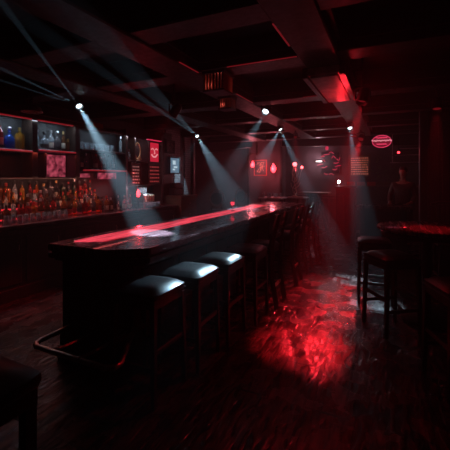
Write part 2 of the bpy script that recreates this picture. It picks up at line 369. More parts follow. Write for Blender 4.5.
# added red fill lights without fixtures, then the red floodlight for the floor
light('SPOT', 'red_wide_lamp', (-.26, 4.13, 2.42), RED, 26, None, (-1.2, 2.6, 0), 75, .8, .04)
light('POINT', 'duct_spill', (-.45, 4.12, 2.47), RED, 6, None, radius=.03)
light('POINT', 'duct_glow', (-.58, 4.95, 2.48), RED, 4, None, radius=.04)
stage_light((-.26, 4.15, 2.5), (-.76, 3.40, 0), 'r', 23, 'red floodlight hanging beyond the ribbed duct', power=P_RED_FLOOR, color=RED, lens='redlens', blend=.8)
stage_light((-1.9, 7.75, 2.55), (-.68, 3.5, 0), 'r', 8, 'small red floodlight on the long beam above the far bar', power=620, color=RED, lens='redlens', blend=.9, size=.6)  # floodlight added for the red glint on the floor

# ================================================================ the long bar
bar = empty('bar_counter', (-2.25, 2.07, 0), 'long polished dark bar with a red lit strip let into its top', 'bar')
def rel(pts, o=(-2.25, 2.07)): return [(x-o[0], y-o[1]) for x, y in pts]
def outline(g):   # counter outline grown by g
    return rel([(-2.72-g, 2.30-g*.4), (-2.70-g*.6, 2.07-g), (-2.03+g*.3, 2.07-g), (-1.76+g, 2.29-g*.4), (-1.76+g, 8.0+g), (-2.72-g, 8.0+g)])
m = MB().prism(outline(0), .985, 1.045); bmesh.ops.bevel(m.bm, geom=[e for e in m.bm.edges], offset=.008, segments=2, affect='EDGES')
m.build('bar_top', M['top'], bar)
MB().prism(outline(-.03), .965, .985).prism(outline(-.005), .925, .965).prism(outline(-.05), .895, .925).build('edge_moulding', M['wood'], bar)
body = rel([(-2.62, 2.16), (-2.16, 2.16), (-1.99, 2.36), (-1.99, 7.9), (-2.62, 7.9)])
m = MB().prism(body, .1, .895)
m.build('body', M['wood'], bar)
for i in range(9):     # raised panels along the guest side
    y0 = 2.46+i*.6-2.07
    MB().box(.258, .275, y0, y0+.5, .34, .82, .012).build('panel', M['wood'], bar)
MB().box(-.33, .06, .075, .092, .34, .82, .012).build('panel', M['wood'], bar)
g = .03
MB().prism(rel([(-2.62-g, 2.16-g), (-2.16+g*.5, 2.16-g), (-1.99+g, 2.36-g*.5), (-1.99+g, 7.93), (-2.62-g, 7.93)]), 0, .14).prism(rel([(-2.62-g/2, 2.16-g/2), (-2.16+g*.3, 2.16-g/2), (-1.99+g/2, 2.36-g*.3), (-1.99+g/2, 7.92), (-2.62-g/2, 7.92)]), .14, .26).build('plinth', M['wood'], bar)
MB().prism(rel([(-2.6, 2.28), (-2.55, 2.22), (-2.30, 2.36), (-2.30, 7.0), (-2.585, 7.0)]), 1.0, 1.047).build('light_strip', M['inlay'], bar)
rp = [(-2.42, 2.75), (-2.45, 1.86), (-2.43, 1.80), (-2.38, 1.77), (-1.74, 1.77), (-1.68, 1.80), (-1.68, 1.86), (-1.96, 2.33)]
rp = [(-2.48, 2.75)]+[(x-.05, y) for x, y in rp[1:4]]+rp[4:]
fr = MB().tube([(x+2.25, y-2.07, .33) for x, y in rp], .021, 10).build('foot_rail', M['rail'], bar, True)
for x, y, dx, dy in [(-2.3, 1.77, 0, .39), (-2.03, 1.77, 0, .56)]:
    MB().tube([(x+2.25, y-2.07, .33), (x+2.25, y-2.07+.1, .30), (x+2.25+dx, y-2.07+dy, .28)], .012, 6).build('bracket', M['rail'], fr)
MB().tube([(-2.48+2.25, 2.75-2.07, .33), (-2.6+2.25, 2.75-2.07, .33)], .014, 6).build('bracket', M['rail'], fr)

# red cocktail on the bar
r = empty('cocktail_glass', (-2.43, 5.45, 1.048), 'red lit cocktail glass standing on the glowing bar strip', 'glass')
MB().lathe([(.035, 0), (.035, .004), (.005, .01), (.005, .08), (.03, .1), (.04, .17), (.038, .17), (.028, .105), (.002, .095)], 14).build('bowl', M['clear'], r, True)
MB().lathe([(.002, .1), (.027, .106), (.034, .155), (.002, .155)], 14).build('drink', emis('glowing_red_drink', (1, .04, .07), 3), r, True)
MB().tube([(0, 0, .11), (.03, .02, .22)], .003, 5).build('straw', M['capred'], r)
# bar mat and small things near the far end of the bar
def tumbler(loc, label, group, mtl='clear', s=1.0):
    o = MB().lathe([(.028*s, 0), (.036*s, .1*s), (.033*s, .1*s), (.026*s, .008), (.001, .008)], 10).build('tumbler', M[mtl], None, True, loc)
    return tag(o, label, 'glass', group)

# ================================================================ bar stools without backs
def seat_pad(w_, d_, z0, z1, puff=.02):
    m = MB(); n = 9
    def pt(i, j, top):
        u, v = i/(n-1)*2-1, j/(n-1)*2-1
        k = 1-(.05*max(0, abs(u)-.7)/.3*max(0, abs(v)-.7)/.3)
        hgt = z1+puff*(1-u**4)*(1-v**4)-.02*max(abs(u)**10, abs(v)**10) if top else z0
        return (u*w_/2*k, v*d_/2*k, hgt)
    T = [[m.bm.verts.new(pt(i, j, True)) for j in range(n)] for i in range(n)]
    for i in range(n-1):
        for j in range(n-1): m.bm.faces.new((T[i][j], T[i+1][j], T[i+1][j+1], T[i][j+1]))
    ring = [T[i][0] for i in range(n)]+[T[n-1][j] for j in range(1, n)]+[T[i][n-1] for i in range(n-2, -1, -1)]+[T[0][j] for j in range(n-2, 0, -1)]
    low = [m.bm.verts.new((v.co.x*1.01, v.co.y*1.01, (z0+v.co.z)/2)) for v in ring]; bot = [m.bm.verts.new((v.co.x*.98, v.co.y*.98, z0)) for v in ring]
    for A, B in ((ring, low), (low, bot)):
        for k in range(len(A)): m.bm.faces.new((A[k], A[(k+1) % len(A)], B[(k+1) % len(A)], B[k]))
    m.bm.faces.new(bot)
    return m
def make_stool(name, label, w_=.41, d_=.42, h=.82, loc=(0, 0, 0), rz=0, group=None):
    r = empty(name, loc, label, 'bar stool', group, rz)
    s = seat_pad(w_, d_, h-.075, h-.015).build('seat', M['vinyl'], r, True)
    m = MB().tube([(-w_/2*.985, -d_/2*.985, h-.07), (w_/2*.985, -d_/2*.985, h-.07), (w_/2*.985, d_/2*.985, h-.07), (-w_/2*.985, d_/2*.985, h-.07)], .005, 5, closed=True)
    m.build('piping', M['vinyl'], s)
    MB().box(-w_/2+.012, w_/2-.012, -d_/2+.012, d_/2-.012, h-.14, h-.076, .006).build('apron', M['wood'], r)
    a, b_ = w_/2-.028, d_/2-.028
    for sx in (-1, 1):
        for sy in (-1, 1):
            q = MB()
            t0, t1 = .02, .015
            A = [q.bm.verts.new((sx*a+x*t0, sy*b_+y*t0, h-.1)) for x, y in ((-1, -1), (1, -1), (1, 1), (-1, 1))]
            B = [q.bm.verts.new((sx*(a+.018)+x*t1, sy*(b_+.018)+y*t1, 0)) for x, y in ((-1, -1), (1, -1), (1, 1), (-1, 1))]
            q.bm.faces.new(A); q.bm.faces.new(B[::-1])
            for j in range(4): q.bm.faces.new((A[j], A[(j+1) % 4], B[(j+1) % 4], B[j]))
            q.build('leg', M['wood'], r)
    for sx in (-1, 1): MB().box(sx*(a+.008)-.011, sx*(a+.008)+.011, -b_, b_, .36, .395, .003).build('stretcher', M['wood'], r)
    for sy in (-1, 1): MB().box(-a, a, sy*(b_+.01)-.011, sy*(b_+.01)+.011, .24, .275, .003).build('stretcher', M['wood'], r)
    return r
st0 = make_stool('bar_stool', 'black backless bar stool nearest the camera at the corner of the long bar', loc=(-1.675, 2.17, 0))
GS = 'backless stools along the bar'
st0['group'] = GS
copy_tree(st0, (-1.625, 2.69, 0), .03, 'second backless black bar stool from the bar corner, wide highlight on its seat')
copy_tree(st0, (-1.58, 3.21, 0), -.02, 'third backless black bar stool from the near corner of the bar')
copy_tree(st0, (-1.52, 3.80, 0), 0, 'fourth and last backless bar stool, beside the first tall chair back')

# ================================================================ bar chairs with ladder backs
def make_chair(label, loc):
    h = .78; w_, d_ = .38, .40
    r = empty('bar_chair', loc, label, 'bar chair', 'tall backed chairs along the bar')
    s = seat_pad(w_, d_, h-.06, h-.012).build('seat', M['vinyl'], r, True)
    MB().box(-w_/2+.012, w_/2-.012, -d_/2+.012, d_/2-.012, h-.12, h-.061, .006).build('apron', M['wood'], r)
    for sy in (-1, 1):
        y = sy*(d_/2-.022)
        MB().tube([(w_/2+.06, y, 0), (w_/2-.005, y, .36), (w_/2-.012, y, .76), (w_/2+.02, y, .92), (w_/2+.085, y, 1.17)], [.032, .031, .036, .034, .03], 4).build('back_post', M['wood'], r)
        MB().tube([(-w_/2+.03, y, h-.1), (-w_/2+.01, y, 0)], [.022, .017], 4).build('leg', M['wood'], r)
        MB().box(-w_/2+.02, w_/2, y-.009, y+.009, .34, .37).build('stretcher', M['wood'], r)
    for z, dx in ((.88, .018), (.98, .036), (1.08, .060)):
        MB().box(w_/2+dx-.008, w_/2+dx+.008, -d_/2+.02, d_/2-.02, z-.022, z+.022, .004).build('back_slat', M['wood'], r)
    MB().box(w_/2+.0, w_/2+.02, -d_/2+.02, d_/2-.02, .24, .275).build('stretcher', M['rail'], r)
    MB().box(-w_/2+.01, -w_/2+.03, -d_/2+.02, d_/2-.02, .24, .275).build('stretcher', M['wood'], r)
    return r
ch0 = make_chair('nearest dark ladder back bar chair at the long bar, beyond the backless stools', (-1.50, 4.33, 0))
copy_tree(ch0, (-1.50, 5.32, 0), .02, 'second dark ladder back bar chair from the backless stools')
copy_tree(ch0, (-1.49, 6.12, 0), -.02, 'third dark ladder back bar chair, last but one towards the far end')
copy_tree(ch0, (-1.48, 6.95, 0), .0, 'farthest dark ladder back bar chair at the end of the bar')

# ================================================================ round table on the right
r = empty('pub_table', (.40, 4.55, 0), 'round high pub table with a red glow on its polished top', 'table')
MB().lathe([(.001, 1.02), (.50, 1.02), (.525, 1.03), (.53, 1.045), (.525, 1.06), (.51, 1.065), (.001, 1.065)], 40).build('tabletop', M['top'], r, True)
MB().lathe([(.40, .955), (.475, .96), (.485, 1.0), (.47, 1.02), (.40, 1.02)], 40).build('rim', M['wood'], r, True)
MB().lathe([(.06, .08), (.045, .2), (.05, .5), (.07, .62), (.05, .74), (.05, .9), (.14, .955)], 16).build('pedestal', M['wood'], r, True)
MB().lathe([(.27, 0), (.27, .03), (.2, .05), (.06, .08)], 24).build('base', M['wood'], r, True)
GR = 'backless stools around the pub table'
copy_tree(st0, (-.17, 5.02, 0), .1, 'black backless stool on the far left side of the round pub table', GR)
copy_tree(st0, (.03, 4.12, 0), .62, 'black backless stool turned cornerwise in front of the round pub table', GR)
copy_tree(st0, (.52, 3.18, 0), .35, 'black backless stool at the right edge, nearest the camera', GR)
# spindle chair behind the table
r = empty('spindle_chair', (.78, 5.55, 0), 'dark spindle back chair behind the round pub table', 'chair', None, .1)
seat_pad(.42, .4, .72, .76).build('seat', M['wood'], r, True)
for sx in (-1, 1):
    for sy in (-1, 1): MB().tube([(sx*.16, sy*.15, .72), (sx*.2, sy*.19, 0)], [.018, .014], 8).build('leg', M['wood'], r, True)
MB().tube([(-.21, .2, 1.24), (-.1, .23, 1.27), (.1, .23, 1.27), (.21, .2, 1.24)], .022, 8).build('top_rail', M['wood'], r, True)
for i in range(7): MB().tube([(-.18+i*.06, .17, .75), (-.195+i*.065, .215, 1.24)], .009, 6).build('spindle', M['wood'], r, True)
MB().tube([(-.18, 0, .3), (.18, 0, .3)], .012, 6).tube([(-.18, -.16, .3), (-.18, .16, .3)], .012, 6).tube([(.18, -.16, .3), (.18, .16, .3)], .012, 6).build('stretcher', M['wood'], r)
# padded bench corner in the near left
r = empty('padded_bench', (-1.72, .82, 0), 'low black padded bench cut off by the near left corner', 'bench')
seat_pad(.68, .46, .70, .775, .008).build('seat', M['vinyl'], r, True)
MB().box(-.32, .32, -.21, .21, .62, .70, .006).build('apron', M['wood'], r)
for sx in (-1, 1):
    for sy in (-1, 1): MB().box(sx*.29-.025, sx*.29+.025, sy*.18-.025, sy*.18+.025, 0, .63).build('leg', M['wood'], r)

# ================================================================ back bar: counter, shelves
bc = empty('back_counter', (-4.72, 3.2, 0), 'long dark back counter under the bottle shelves', 'counter')
MB().box(-.31, .29, -3.2, 3.6, .94, 1.0, .012).build('worktop', M['top'], bc)
MB().box(-.3, .24, -3.2, 3.6, .1, .94).box(.24, .27, -3.2, 3.6, .88, .925, .008).box(.24, .26, -3.2, 3.6, 0, .16, .006).build('body', M['wood'], bc)
for i in range(11):
    d = MB().box(.24, .262, -3.15+i*.61, -2.6+i*.61, .2, .84, .012).build('door', M['wood'], bc)
    MB().tube([(.262, -2.66+i*.61, .66), (.285, -2.66+i*.61, .67), (.285, -2.66+i*.61, .75), (.262, -2.66+i*.61, .76)], .006, 5).build('handle', M['rail'], d)
# stepped riser for the bottles
rs = empty('bottle_riser', (-4.84, 3.0, 1.0), 'stepped black bottle riser on the back counter, red light along its steps', 'riser')
MB().box(-.17, .07, -1.6, 1.75, 0, .13, .004).box(-.17, -.04, -1.6, 1.75, .13, .27, .004).build('steps', M['black'], rs)
MB().box(.07, .08, -1.6, 1.75, .03, .05).box(-.04, -.03, -1.6, 1.75, .16, .18).build('light_strip', M['led'], rs)  # glowing red strips added to backlight the bottles

sh = empty('bottle_shelving', (-5.03, 4.0, 1.3), 'tall dark shelving unit with red lit shelf edges holding liquor bottles', 'shelves')
def U(x0, x1, y0, y1, z0, z1, name, m, bev=.004, parent=sh): return MB().box(x0+5.03, x1+5.03, y0-4, y1-4, z0-1.3, z1-1.3, bev).build(name, m, parent)
for y0, y1 in ((2.05, 2.12), (2.78, 2.83), (3.40, 3.49), (4.18, 4.28)): U(-5.02, -4.76, y0, y1, 1.62, 2.5, 'upright', M['wood'])
U(-5.02, -4.72, 2.0, 4.32, 2.5, 2.56, 'cornice', M['wood']); U(-5.02, -4.68, 1.98, 4.35, 2.56, 2.6, 'cornice', M['beam'])
for y0, y1 in ((2.12, 2.78), (2.83, 3.40), (3.49, 4.18)):
    z = 2.06 if y0 > 3.4 else 2.03
    U(-5.02, -4.75, y0, y1, z-.035, z, 'shelf', M['wood'])
    U(-4.75, -4.742, y0, y1, z-.03, z-.006, 'light_strip', M['dimled'])
U(-5.02, -5.0, 2.12, 4.18, 1.62, 2.5, 'back_panel', M['black'], 0)
U(-5.02, -4.76, 2.12, 4.2, 1.60, 1.625, 'shelf', M['wood'])
U(-4.99, -4.975, 3.56, 4.16, 1.64, 2.0, 'backlit_panel', M['pinkpanel'], 0)
MB().box(.02, .28, 3.60-4, 3.63-4, 1.63-1.3, 2.0-1.3).build('divider', M['wood'], sh)

s2 = empty('glass_shelving', (-5.03, 5.3, 1.3), 'open dark shelving bay crossed by the white light beam', 'shelves')
def V(x0, x1, y0, y1, z0, z1, name, m, bev=.004): return MB().box(x0+5.03, x1+5.03, y0-5.3, y1-5.3, z0-1.3, z1-1.3, bev).build(name, m, s2)
V(-5.02, -4.8, 4.36, 5.5, 2.48, 2.53, 'shelf', M['wood'])
V(-5.02, -4.75, 4.33, 5.42, 1.74, 1.775, 'shelf', M['wood']); V(-4.75, -4.743, 4.33, 5.42, 1.745, 1.768, 'light_strip', M['dimled'])
V(-5.02, -4.78, 4.33, 5.41, 2.10, 2.13, 'shelf', M['wood'])
V(-5.02, -4.76, 5.42, 5.48, 1.01, 2.6, 'upright', M['wood'])
V(-5.02, -4.78, 5.48, 6.62, 1.96, 1.99, 'shelf', M['wood']); V(-5.02, -4.76, 6.62, 6.68, 1.01, 2.6, 'upright', M['wood'])
V(-5.02, -4.78, 5.48, 6.62, 1.45, 1.475, 'shelf', M['wood']); V(-5.02, -4.77, 5.69, 5.73, 1.475, 2.5, 'upright', M['wood'])
V(-5.0, -4.98, 4.4, 4.7, 1.63, 1.70, 'backlit_panel', M['pinkpanel'], 0)
V(-5.0, -4.98, 4.9, 5.38, 1.60, 1.72, 'backlit_panel', M['pinkpanel'], 0)

# unseen strip lights added to brighten the shelves and bottles
def fill_strip(parent, loc, length, color, power, target_dx=.12, name='lamp'):
    d = bpy.data.lights.new(name, 'AREA'); d.shape = 'RECTANGLE'; d.size = .03; d.size_y = length; d.color = color; d.energy = power
    o = bpy.data.objects.new(name, d); COL.objects.link(o); o.parent = parent; o.location = Vector(loc)-parent.location
    o.rotation_euler = (0, target_dx, 0)
    return o
U(-4.80, -4.77, 2.15, 4.15, 2.485, 2.5, 'lamp_tube', M['dimled'])  # dim glowing tube added under the cornice
fill_strip(sh, (-4.765, 3.15, 2.48), 2.0, (.6, .8, 1), 8, .5)
fill_strip(s2, (-4.74, 4.9, 2.46), 1.1, (.6, .8, 1), 2, .5)
fill_strip(s2, (-4.74, 6.0, 2.46), 1.1, (.8, .7, .8), 3, .2)
fill_strip(sh, (-4.62, 3.6, 1.60), 2.4, (1, .4, .3), 5, .35)
fill_strip(s2, (-4.6, 5.7, 1.44), .8, (.7, .85, 1), 3, .3)
fill_strip(sh, (-4.74, 3.3, 2.0), 1.8, (1, .12, .08), 2.5, .1)
fill_strip(s2, (-4.72, 5.0, 1.73), 1.3, (1, .15, .15), 1.2, .1)
# ---------------------------------------------------------------- bottles
PROF = {
 'round': [(.036, 0), (.04, .01), (.04, .17), (.034, .2), (.014, .225), (.013, .285), (.016, .29)],
 'wine': [(.034, 0), (.037, .01), (.037, .19), (.028, .225), (.014, .25), (.013, .31), (.015, .315)],
 'cone': [(.05, 0), (.052, .01), (.034, .14), (.018, .22), (.014, .27), (.017, .28)],
 'square': [(.04, 0), (.043, .01), (.043, .17), (.034, .195), (.014, .205), (.014, .25), (.016, .255)],
 'squat': [(.05, 0), (.058, .02), (.058, .11), (.04, .15), (.016, .175), (.015, .215), (.019, .22)],
 'decanter': [(.04, 0), (.05, .03), (.055, .09), (.04, .15), (.018, .19), (.014, .23), (.02, .24)],
 'slim': [(.026, 0), (.028, .01), (.028, .18), (.02, .215), (.011, .235), (.011, .28), (.013, .285)],
 'small': [(.022, 0), (.024, .01), (.024, .10), (.011, .13), (.011, .16), (.013, .165)],
}
CAPS = {'black': 'capblack', 'gold': 'capgold', 'silver': 'capsilver', 'red': 'capred'}
protos = {}
def bottle(kind, colour, cap, paper, loc, label, s=1.0, group=None):
    key = (kind, colour, cap, paper)
    if key not in protos:
        p = PROF[kind]; r = empty('liquor_bottle', (0, 0, 0), label, 'bottle', group)
        MB().lathe(p+[(.001, p[-1][1])], 12, sq=.5 if kind == 'square' else 0).build('glass', M[colour], r, True)
        rt, h = p[-1]
        if kind in ('decanter', 'squat'): MB().ball((0, 0, h+.022), .024, 8, 6).lathe([(.012, h-.01), (.012, h+.01)], 8).build('stopper', M[CAPS[cap]], r, True)
        else: MB().lathe([(rt+.002, h-.03), (rt+.002, h+.012), (rt*.6, h+.016)], 10).build('cap', M[CAPS[cap]], r, True)
        if paper:
            q = max(rr for rr, z in p); z0, z1 = (.04, .12) if kind not in ('small', 'squat', 'cone') else (.03, .08)
            if kind == 'square': MB().box(q-.001, q+.0018, -.028, .028, z0, z1).build('label', M[paper], r)
            elif kind == 'cone': MB().lathe([(.0495, z0), (.0445, z1)], 16, cap=False).build('label', M[paper], r, True)
            else: MB().lathe([(q+.001, z0), (q+.001, z1)], 16, cap=False).build('label', M[paper], r, True)
        protos[key] = r; o = r
    else:
        o = copy_tree(protos[key])
    o.location = loc; o.rotation_euler.z = random.uniform(-.25, .25); o.scale = (s, s, s)
    o['label'] = label; o['group'] = group
    return o
G1 = 'bottles on the top left shelves'
zs, zt = 2.031, 2.061
for kind, c, cp, pp, y, s, lab, z in [
  ('round', 'ruby', 'black', 'redpaper', 2.98, 1.25, 'tall dark red bottle left of the blue bottle on the top shelf', zs),
  ('squat', 'blue', 'silver', None, 3.12, 1.22, 'bright blue squat bottle on the top left shelf', zs),
  ('square', 'amber', 'gold', None, 3.27, 1.2, 'golden amber square bottle beside the shelf upright', zs),
  ('cone', 'clear', 'silver', None, 3.545, 1.05, 'clear cone shaped bottle, leftmost on the middle shelf', zt),
  ('squat', 'clear', 'black', 'darkpaper', 3.672, 1.1, 'clear squat bottle beside the cone shaped bottle', zt),
  ('round', 'clear', 'silver', 'paper', 3.79, 1.05, 'clear bottle with a cream label, mid shelf', zt),
  ('decanter', 'smoke', 'silver', None, 3.905, 1.15, 'smoky round decanter with ball stopper on the middle shelf', zt),
  ('slim', 'brown', 'gold', 'paper', 4.02, 1.1, 'slim brown bottle with a cream label near the shelf end', zt),
  ('small', 'brown', 'gold', None, 4.11, 1.2, 'small brown bottle at the right end of the middle shelf', zt)]:
    bottle(kind, c, cp, pp, (-4.86, y, z), lab, s, G1)
bottle('round', 'ruby', 'black', 'darkpaper', (-4.86, 2.64, zs), 'dark bottle at the far left end of the top shelf', 1.15, G1)
G2 = 'bottles in the open shelving bay'
k2 = [('square', 'smoke', 'black', 'paper'), ('round', 'clear', 'silver', 'darkpaper'), ('wine', 'smoke', 'black', None), ('round', 'pinkg', 'red', 'paper'),
      ('square', 'pinkg', 'silver', None), ('slim', 'clear', 'silver', 'paper'), ('round', 'clear', 'black', None), ('square', 'clear', 'silver', 'paper'), ('round', 'clear', 'silver', 'paper')][:8]
k2[7] = ('round', 'clear', 'silver', 'paper')
for i, (a, b_, c, d) in enumerate(k2):
    bottle(a, b_, c, d, (-4.88, 4.40+i*.112, 1.776), '%s %s bottle, %s from the left on the shelf the white beam crosses' % ({'smoke': 'smoky', 'clear': 'clear', 'pinkg': 'pinkish'}[b_], a if a != 'wine' else 'long necked', ORD[i]), .95, G2)
for i in range(7):
    tumbler((-4.9, 4.42+i*.125, 2.131), 'clear tumbler, %s from the left on the upper shelf of the open bay' % ORD[i], 'tumblers on the upper open shelf', s=1.25)
for i in range(4):
    tumbler((-4.9, 4.62+i*.09, 2.531), 'tumbler on the highest open shelf, %s from the left' % ORD[i], 'tumblers on the highest open shelf', 'amber', 1.1)
# things on the shelves further along
bottle('slim', 'clear', 'silver', None, (-4.86, 5.37, 2.131), 'tall clear bottle at the end of the upper open shelf', 1.08, G2)
for i in range(3):
    bottle('small', ['smoke', 'pinkg', 'clear', 'smoke', 'clear'][i], 'silver', None, (-4.88, 5.52+i*.062, 1.991), 'small bottle, %s from the left beside the gilt oval frame' % ORD[i], .85 if i != 2 else 1.3, 'small bottles beside the gilt frame')
r = empty('oval_frame', (-4.87, 5.9, 1.991), 'gilt oval standing frame on the shelf left of the red poster', 'frame')
MB().tube([(0, math.cos(a)*.09, .22+math.sin(a)*.16) for a in [i*PI/12 for i in range(24)]], .014, 6, closed=True).build('frame', M['gold'], r, True)
MB().box(-.03, .03, -.05, .05, 0, .045, .008).tube([(0, -.12, .02), (0, -.09, .1), (0, -.04, .05)], .012, 6).tube([(0, .12, .02), (0, .09, .1), (0, .04, .05)], .012, 6).build('base', M['gold'], r, True)
q = MB(); q.bm.faces.new([q.bm.verts.new((0, math.cos(a)*.082, .22+math.sin(a)*.15)) for a in [i*PI/12 for i in range(24)]]); q.build('mirror', M['blackmetal'], r)

# rows of bottles crowding the back counter
cols = ['brown', 'ruby', 'amber', 'green', 'smoke', 'clear', 'orange', 'brown', 'ruby', 'smoke']
cname = dict(brown='brown', ruby='dark red', amber='amber', green='green', smoke='smoky', clear='clear', orange='orange', pinkg='pinkish', blue='blue')
kn = dict(round='round', wine='long necked', square='square', slim='slim', small='small', squat='squat', cone='cone shaped', decanter='decanter')
rows = [('back', -4.94, 1.272, 20, 2.42, .118, ['round', 'wine', 'wine', 'slim', 'round', 'square']),
        ('middle', -4.815, 1.132, 22, 2.40, .107, ['round', 'square', 'slim', 'round', 'wine']),
        ('front', -4.66, 1.001, 20, 2.95, .102, ['round', 'square', 'slim', 'round', 'square', 'slim'])]
for rn, x, z, n, y0, dy, ks in rows:
    for i in range(n):
        y = y0+i*dy
        kk = ks[(i*7+3*(rn == 'middle')) % len(ks)] if i % 2 else random.choice(ks); cc = random.choice(cols)
        if rn == 'front' and y < 3.75: kk = random.choice(['slim', 'round', 'square'])
        cp = random.choice(['black', 'black', 'gold', 'red', 'silver']); pp = random.choice([None, None, 'paper', 'darkpaper', 'redpaper'])
        s = random.uniform(.92, 1.12)*(.93 if kk == 'wine' else 1)
        bottle(kk, cc, cp, pp, (x+random.uniform(-.008, .008), y, z), '%s %s bottle, %s from the left in the %s counter row' % (cname[cc], kn[kk], ORD[i], rn), s, 'bottles in the %s row on the back counter' % rn)
for i in range(6):
    cc = ['pinkg', 'smoke', 'pinkg', 'clear', 'brown', 'pinkg', 'clear', 'smoke', 'pinkg'][i]
    bottle(['small', 'slim', 'round'][i % 3], cc, 'silver', 'paper', (-4.60-.08*(i % 2), 5.03+i*.08, 1.001), '%s %s bottle, %s in the cluster right of the long bottle rows' % (cname[cc], ['small', 'slim', 'round'][i % 3], ORD[i]), .95, 'bottles at the right end of the back counter')
# upturned tumblers along the counter front
tp = None
for i in range(11):
    loc = (-4.52, 2.86+i*.092, 1.001)
    lab = 'clear upturned glass, %s from the left in the row before the bottles' % ORD[i]
    if tp is None:
        tp = tag(MB().lathe([(.036, 0), (.03, .12), (.001, .125), (.001, .12), (.027, .115), (.033, 0)], 12, cap=False).build('tumbler', M['clear'], None, True, loc), lab, 'glass', 'upturned glasses on the back counter')
    else:
        c = tp.copy(); COL.objects.link(c); c.location = loc; c['label'] = lab
# red candle lamp, till and stacked glasses near the end of the counter
r = empty('candle_lamp', (-4.56, 5.55, 1.0), 'small glowing red candle lamp on the end of the back counter', 'lamp')
MB().lathe([(.05, 0), (.05, .01), (.012, .02), (.012, .22), (.03, .24)], 12).build('stand', M['blackmetal'], r, True)
MB().lathe([(.02, .24), (.034, .27), (.036, .31), (.022, .36), (.008, .39)], 14).build('lamp_shade', M['redbulb'], r, True)
light('POINT', 'lamp', (-4.5, 5.5, 1.40), RED, 5, r, radius=.05)
r = empty('cash_register', (-4.72, 5.95, 1.0), 'old grey cash register beyond the red candle lamp', 'cash register')
MB().box(-.16, .17, -.18, .18, 0, .1, .01).build('drawer', M['steel'], r)
q = MB().box(-.16, .12, -.17, .17, .1, .28, .02); q.build('body', M['steel'], r)
for i in range(5):
    MB().box(.12, .15, -.13+i*.06, -.09+i*.06, .12, .26, .004).build('key_column', M['cream'], r)
MB().box(-.1, -.02, -.12, .12, .28, .42, .01).build('display', M['clear'], r)
for i in range(6): tumbler((-4.52, 5.72+i*.09, 1.001), 'clear tumbler, %s from the left in front of the cash register' % ORD[i], 'tumblers before the cash register', s=1.1)
# wooden crate-like cabinet at the end
r = empty('drawer_cabinet', (-4.64, 7.2, 0), 'reddish wooden drawer cabinet standing past the end of the back counter', 'cabinet')
MB().box(-.3, .28, -.36, .36, 0, 1.16, .01).build('body', M['redwood'], r)
MB().box(-.31, .3, -.38, .38, 1.16, 1.2, .008).build('top_board', M['redwood'], r)
for i in range(4):
    d = MB().box(.28, .296, -.32, .32, .12+i*.26, .34+i*.26, .006).build('drawer', M['redwood'], r)
    MB().ball((.305, 0, .23+i*.26), .015, 8, 6).build('knob', M['rail'], d)
r = empty('stacked_boxes', (-4.8, 7.22, 1.2), 'black stereo unit on the drawer cabinet below the blue screen', 'stereo')
MB().box(-.15, .15, -.24, .2, .0, .16, .01).box(-.15, .15, -.22, .2, .165, .3, .01).build('case', M['black'], r)
MB().box(.15, .158, -.2, .16, .02, .14).box(.15, .158, -.18, .16, .18, .28).build('front_panel', M['blackmetal'], r)
r.name = 'stereo'

# ================================================================ signs, posters and screens on the left wall
def framed(name, loc, w_, h, axis, label, cat, fm, art, emit=None, depth=.03, fw=.03):
    r = empty(name, loc, label, cat)
    def bx(mb, a0, a1, z0, z1, t0, t1):
        return mb.box(t0, t1, a0, a1, z0, z1, .003) if axis == 'x' else mb.box(a0, a1, -t1, -t0, z0, z1, .003)
    f = MB()
    for a0, a1, z0, z1 in ((-w_/2-fw, w_/2+fw, h/2, h/2+fw), (-w_/2-fw, w_/2+fw, -h/2-fw, -h/2), (-w_/2-fw, -w_/2, -h/2, h/2), (w_/2, w_/2+fw, -h/2, h/2)): bx(f, a0, a1, z0, z1, 0, depth)
    f.build('frame', fm, r)
    bx(MB(), -w_/2, w_/2, -h/2, h/2, .0, depth*.5).build('panel', art, r)
    return r
def strokes(parent, curves, rad, m, name='writing', n=5):
    for c in curves: MB().tube(c, rad, n).build(name, m, parent)
neonp = emis('pink_neon', (1, .06, .16), .8); neonr = emis('red_neon', (.9, .03, .10), .7); neonw = emis('pale_neon', (1, .35, .42), .9)
dimgold = emis('dim_warm_print', (1, .25, .16), .35, (.5, .25, .16))
redart = noisy(mat('red_poster_paper', rough=.5, emit=(1, .03, .06), es=.25), (.3, .02, .04), (.75, .25, .25), (9, 9, 9), 0, None, 5, 1.5)
darkart = noisy(mat('dark_poster_paper', rough=.6), (.03, .02, .025), (.10, .05, .05), (12, 12, 12))
sketch = noisy(mat('faded_sketch_paper', rough=.7), (.04, .035, .04), (.30, .24, .22), (16, 16, 16), 0, None, 6, 2, (.5, .75))
def face_poster():   # a face in light and dark red
    r = framed('red_poster', (-4.74, 6.28, 2.19), .34, .42, 'x', 'small glowing red lightbox poster of a grinning face above the menu board', 'poster', M['beam'], emis('red_lightbox', (.9, .02, .06), .55), depth=.05)  # poster colour set as emission
    fm_ = emis('pale_face_print', (1, .35, .38), .8)
    y = lambda a: a
    MB().tube([(.03, -.11, .06), (.03, -.06, .09), (.03, -.02, .06)], .012, 5).build('print', fm_, r)
    MB().tube([(.03, .03, .06), (.03, .07, .09), (.03, .12, .06)], .012, 5).build('print', fm_, r)
    MB().tube([(.03, -.1, -.05), (.03, -.04, -.1), (.03, .04, -.1), (.03, .11, -.04)], .018, 5).build('print', fm_, r)
    MB().tube([(.03, .0, .05), (.03, .02, -.02), (.03, -.01, -.03)], .012, 5).build('print', fm_, r)
    MB().box(.0, .06, -.24, .24, .26, .275).build('light_bar', neonr, r)
face_poster()
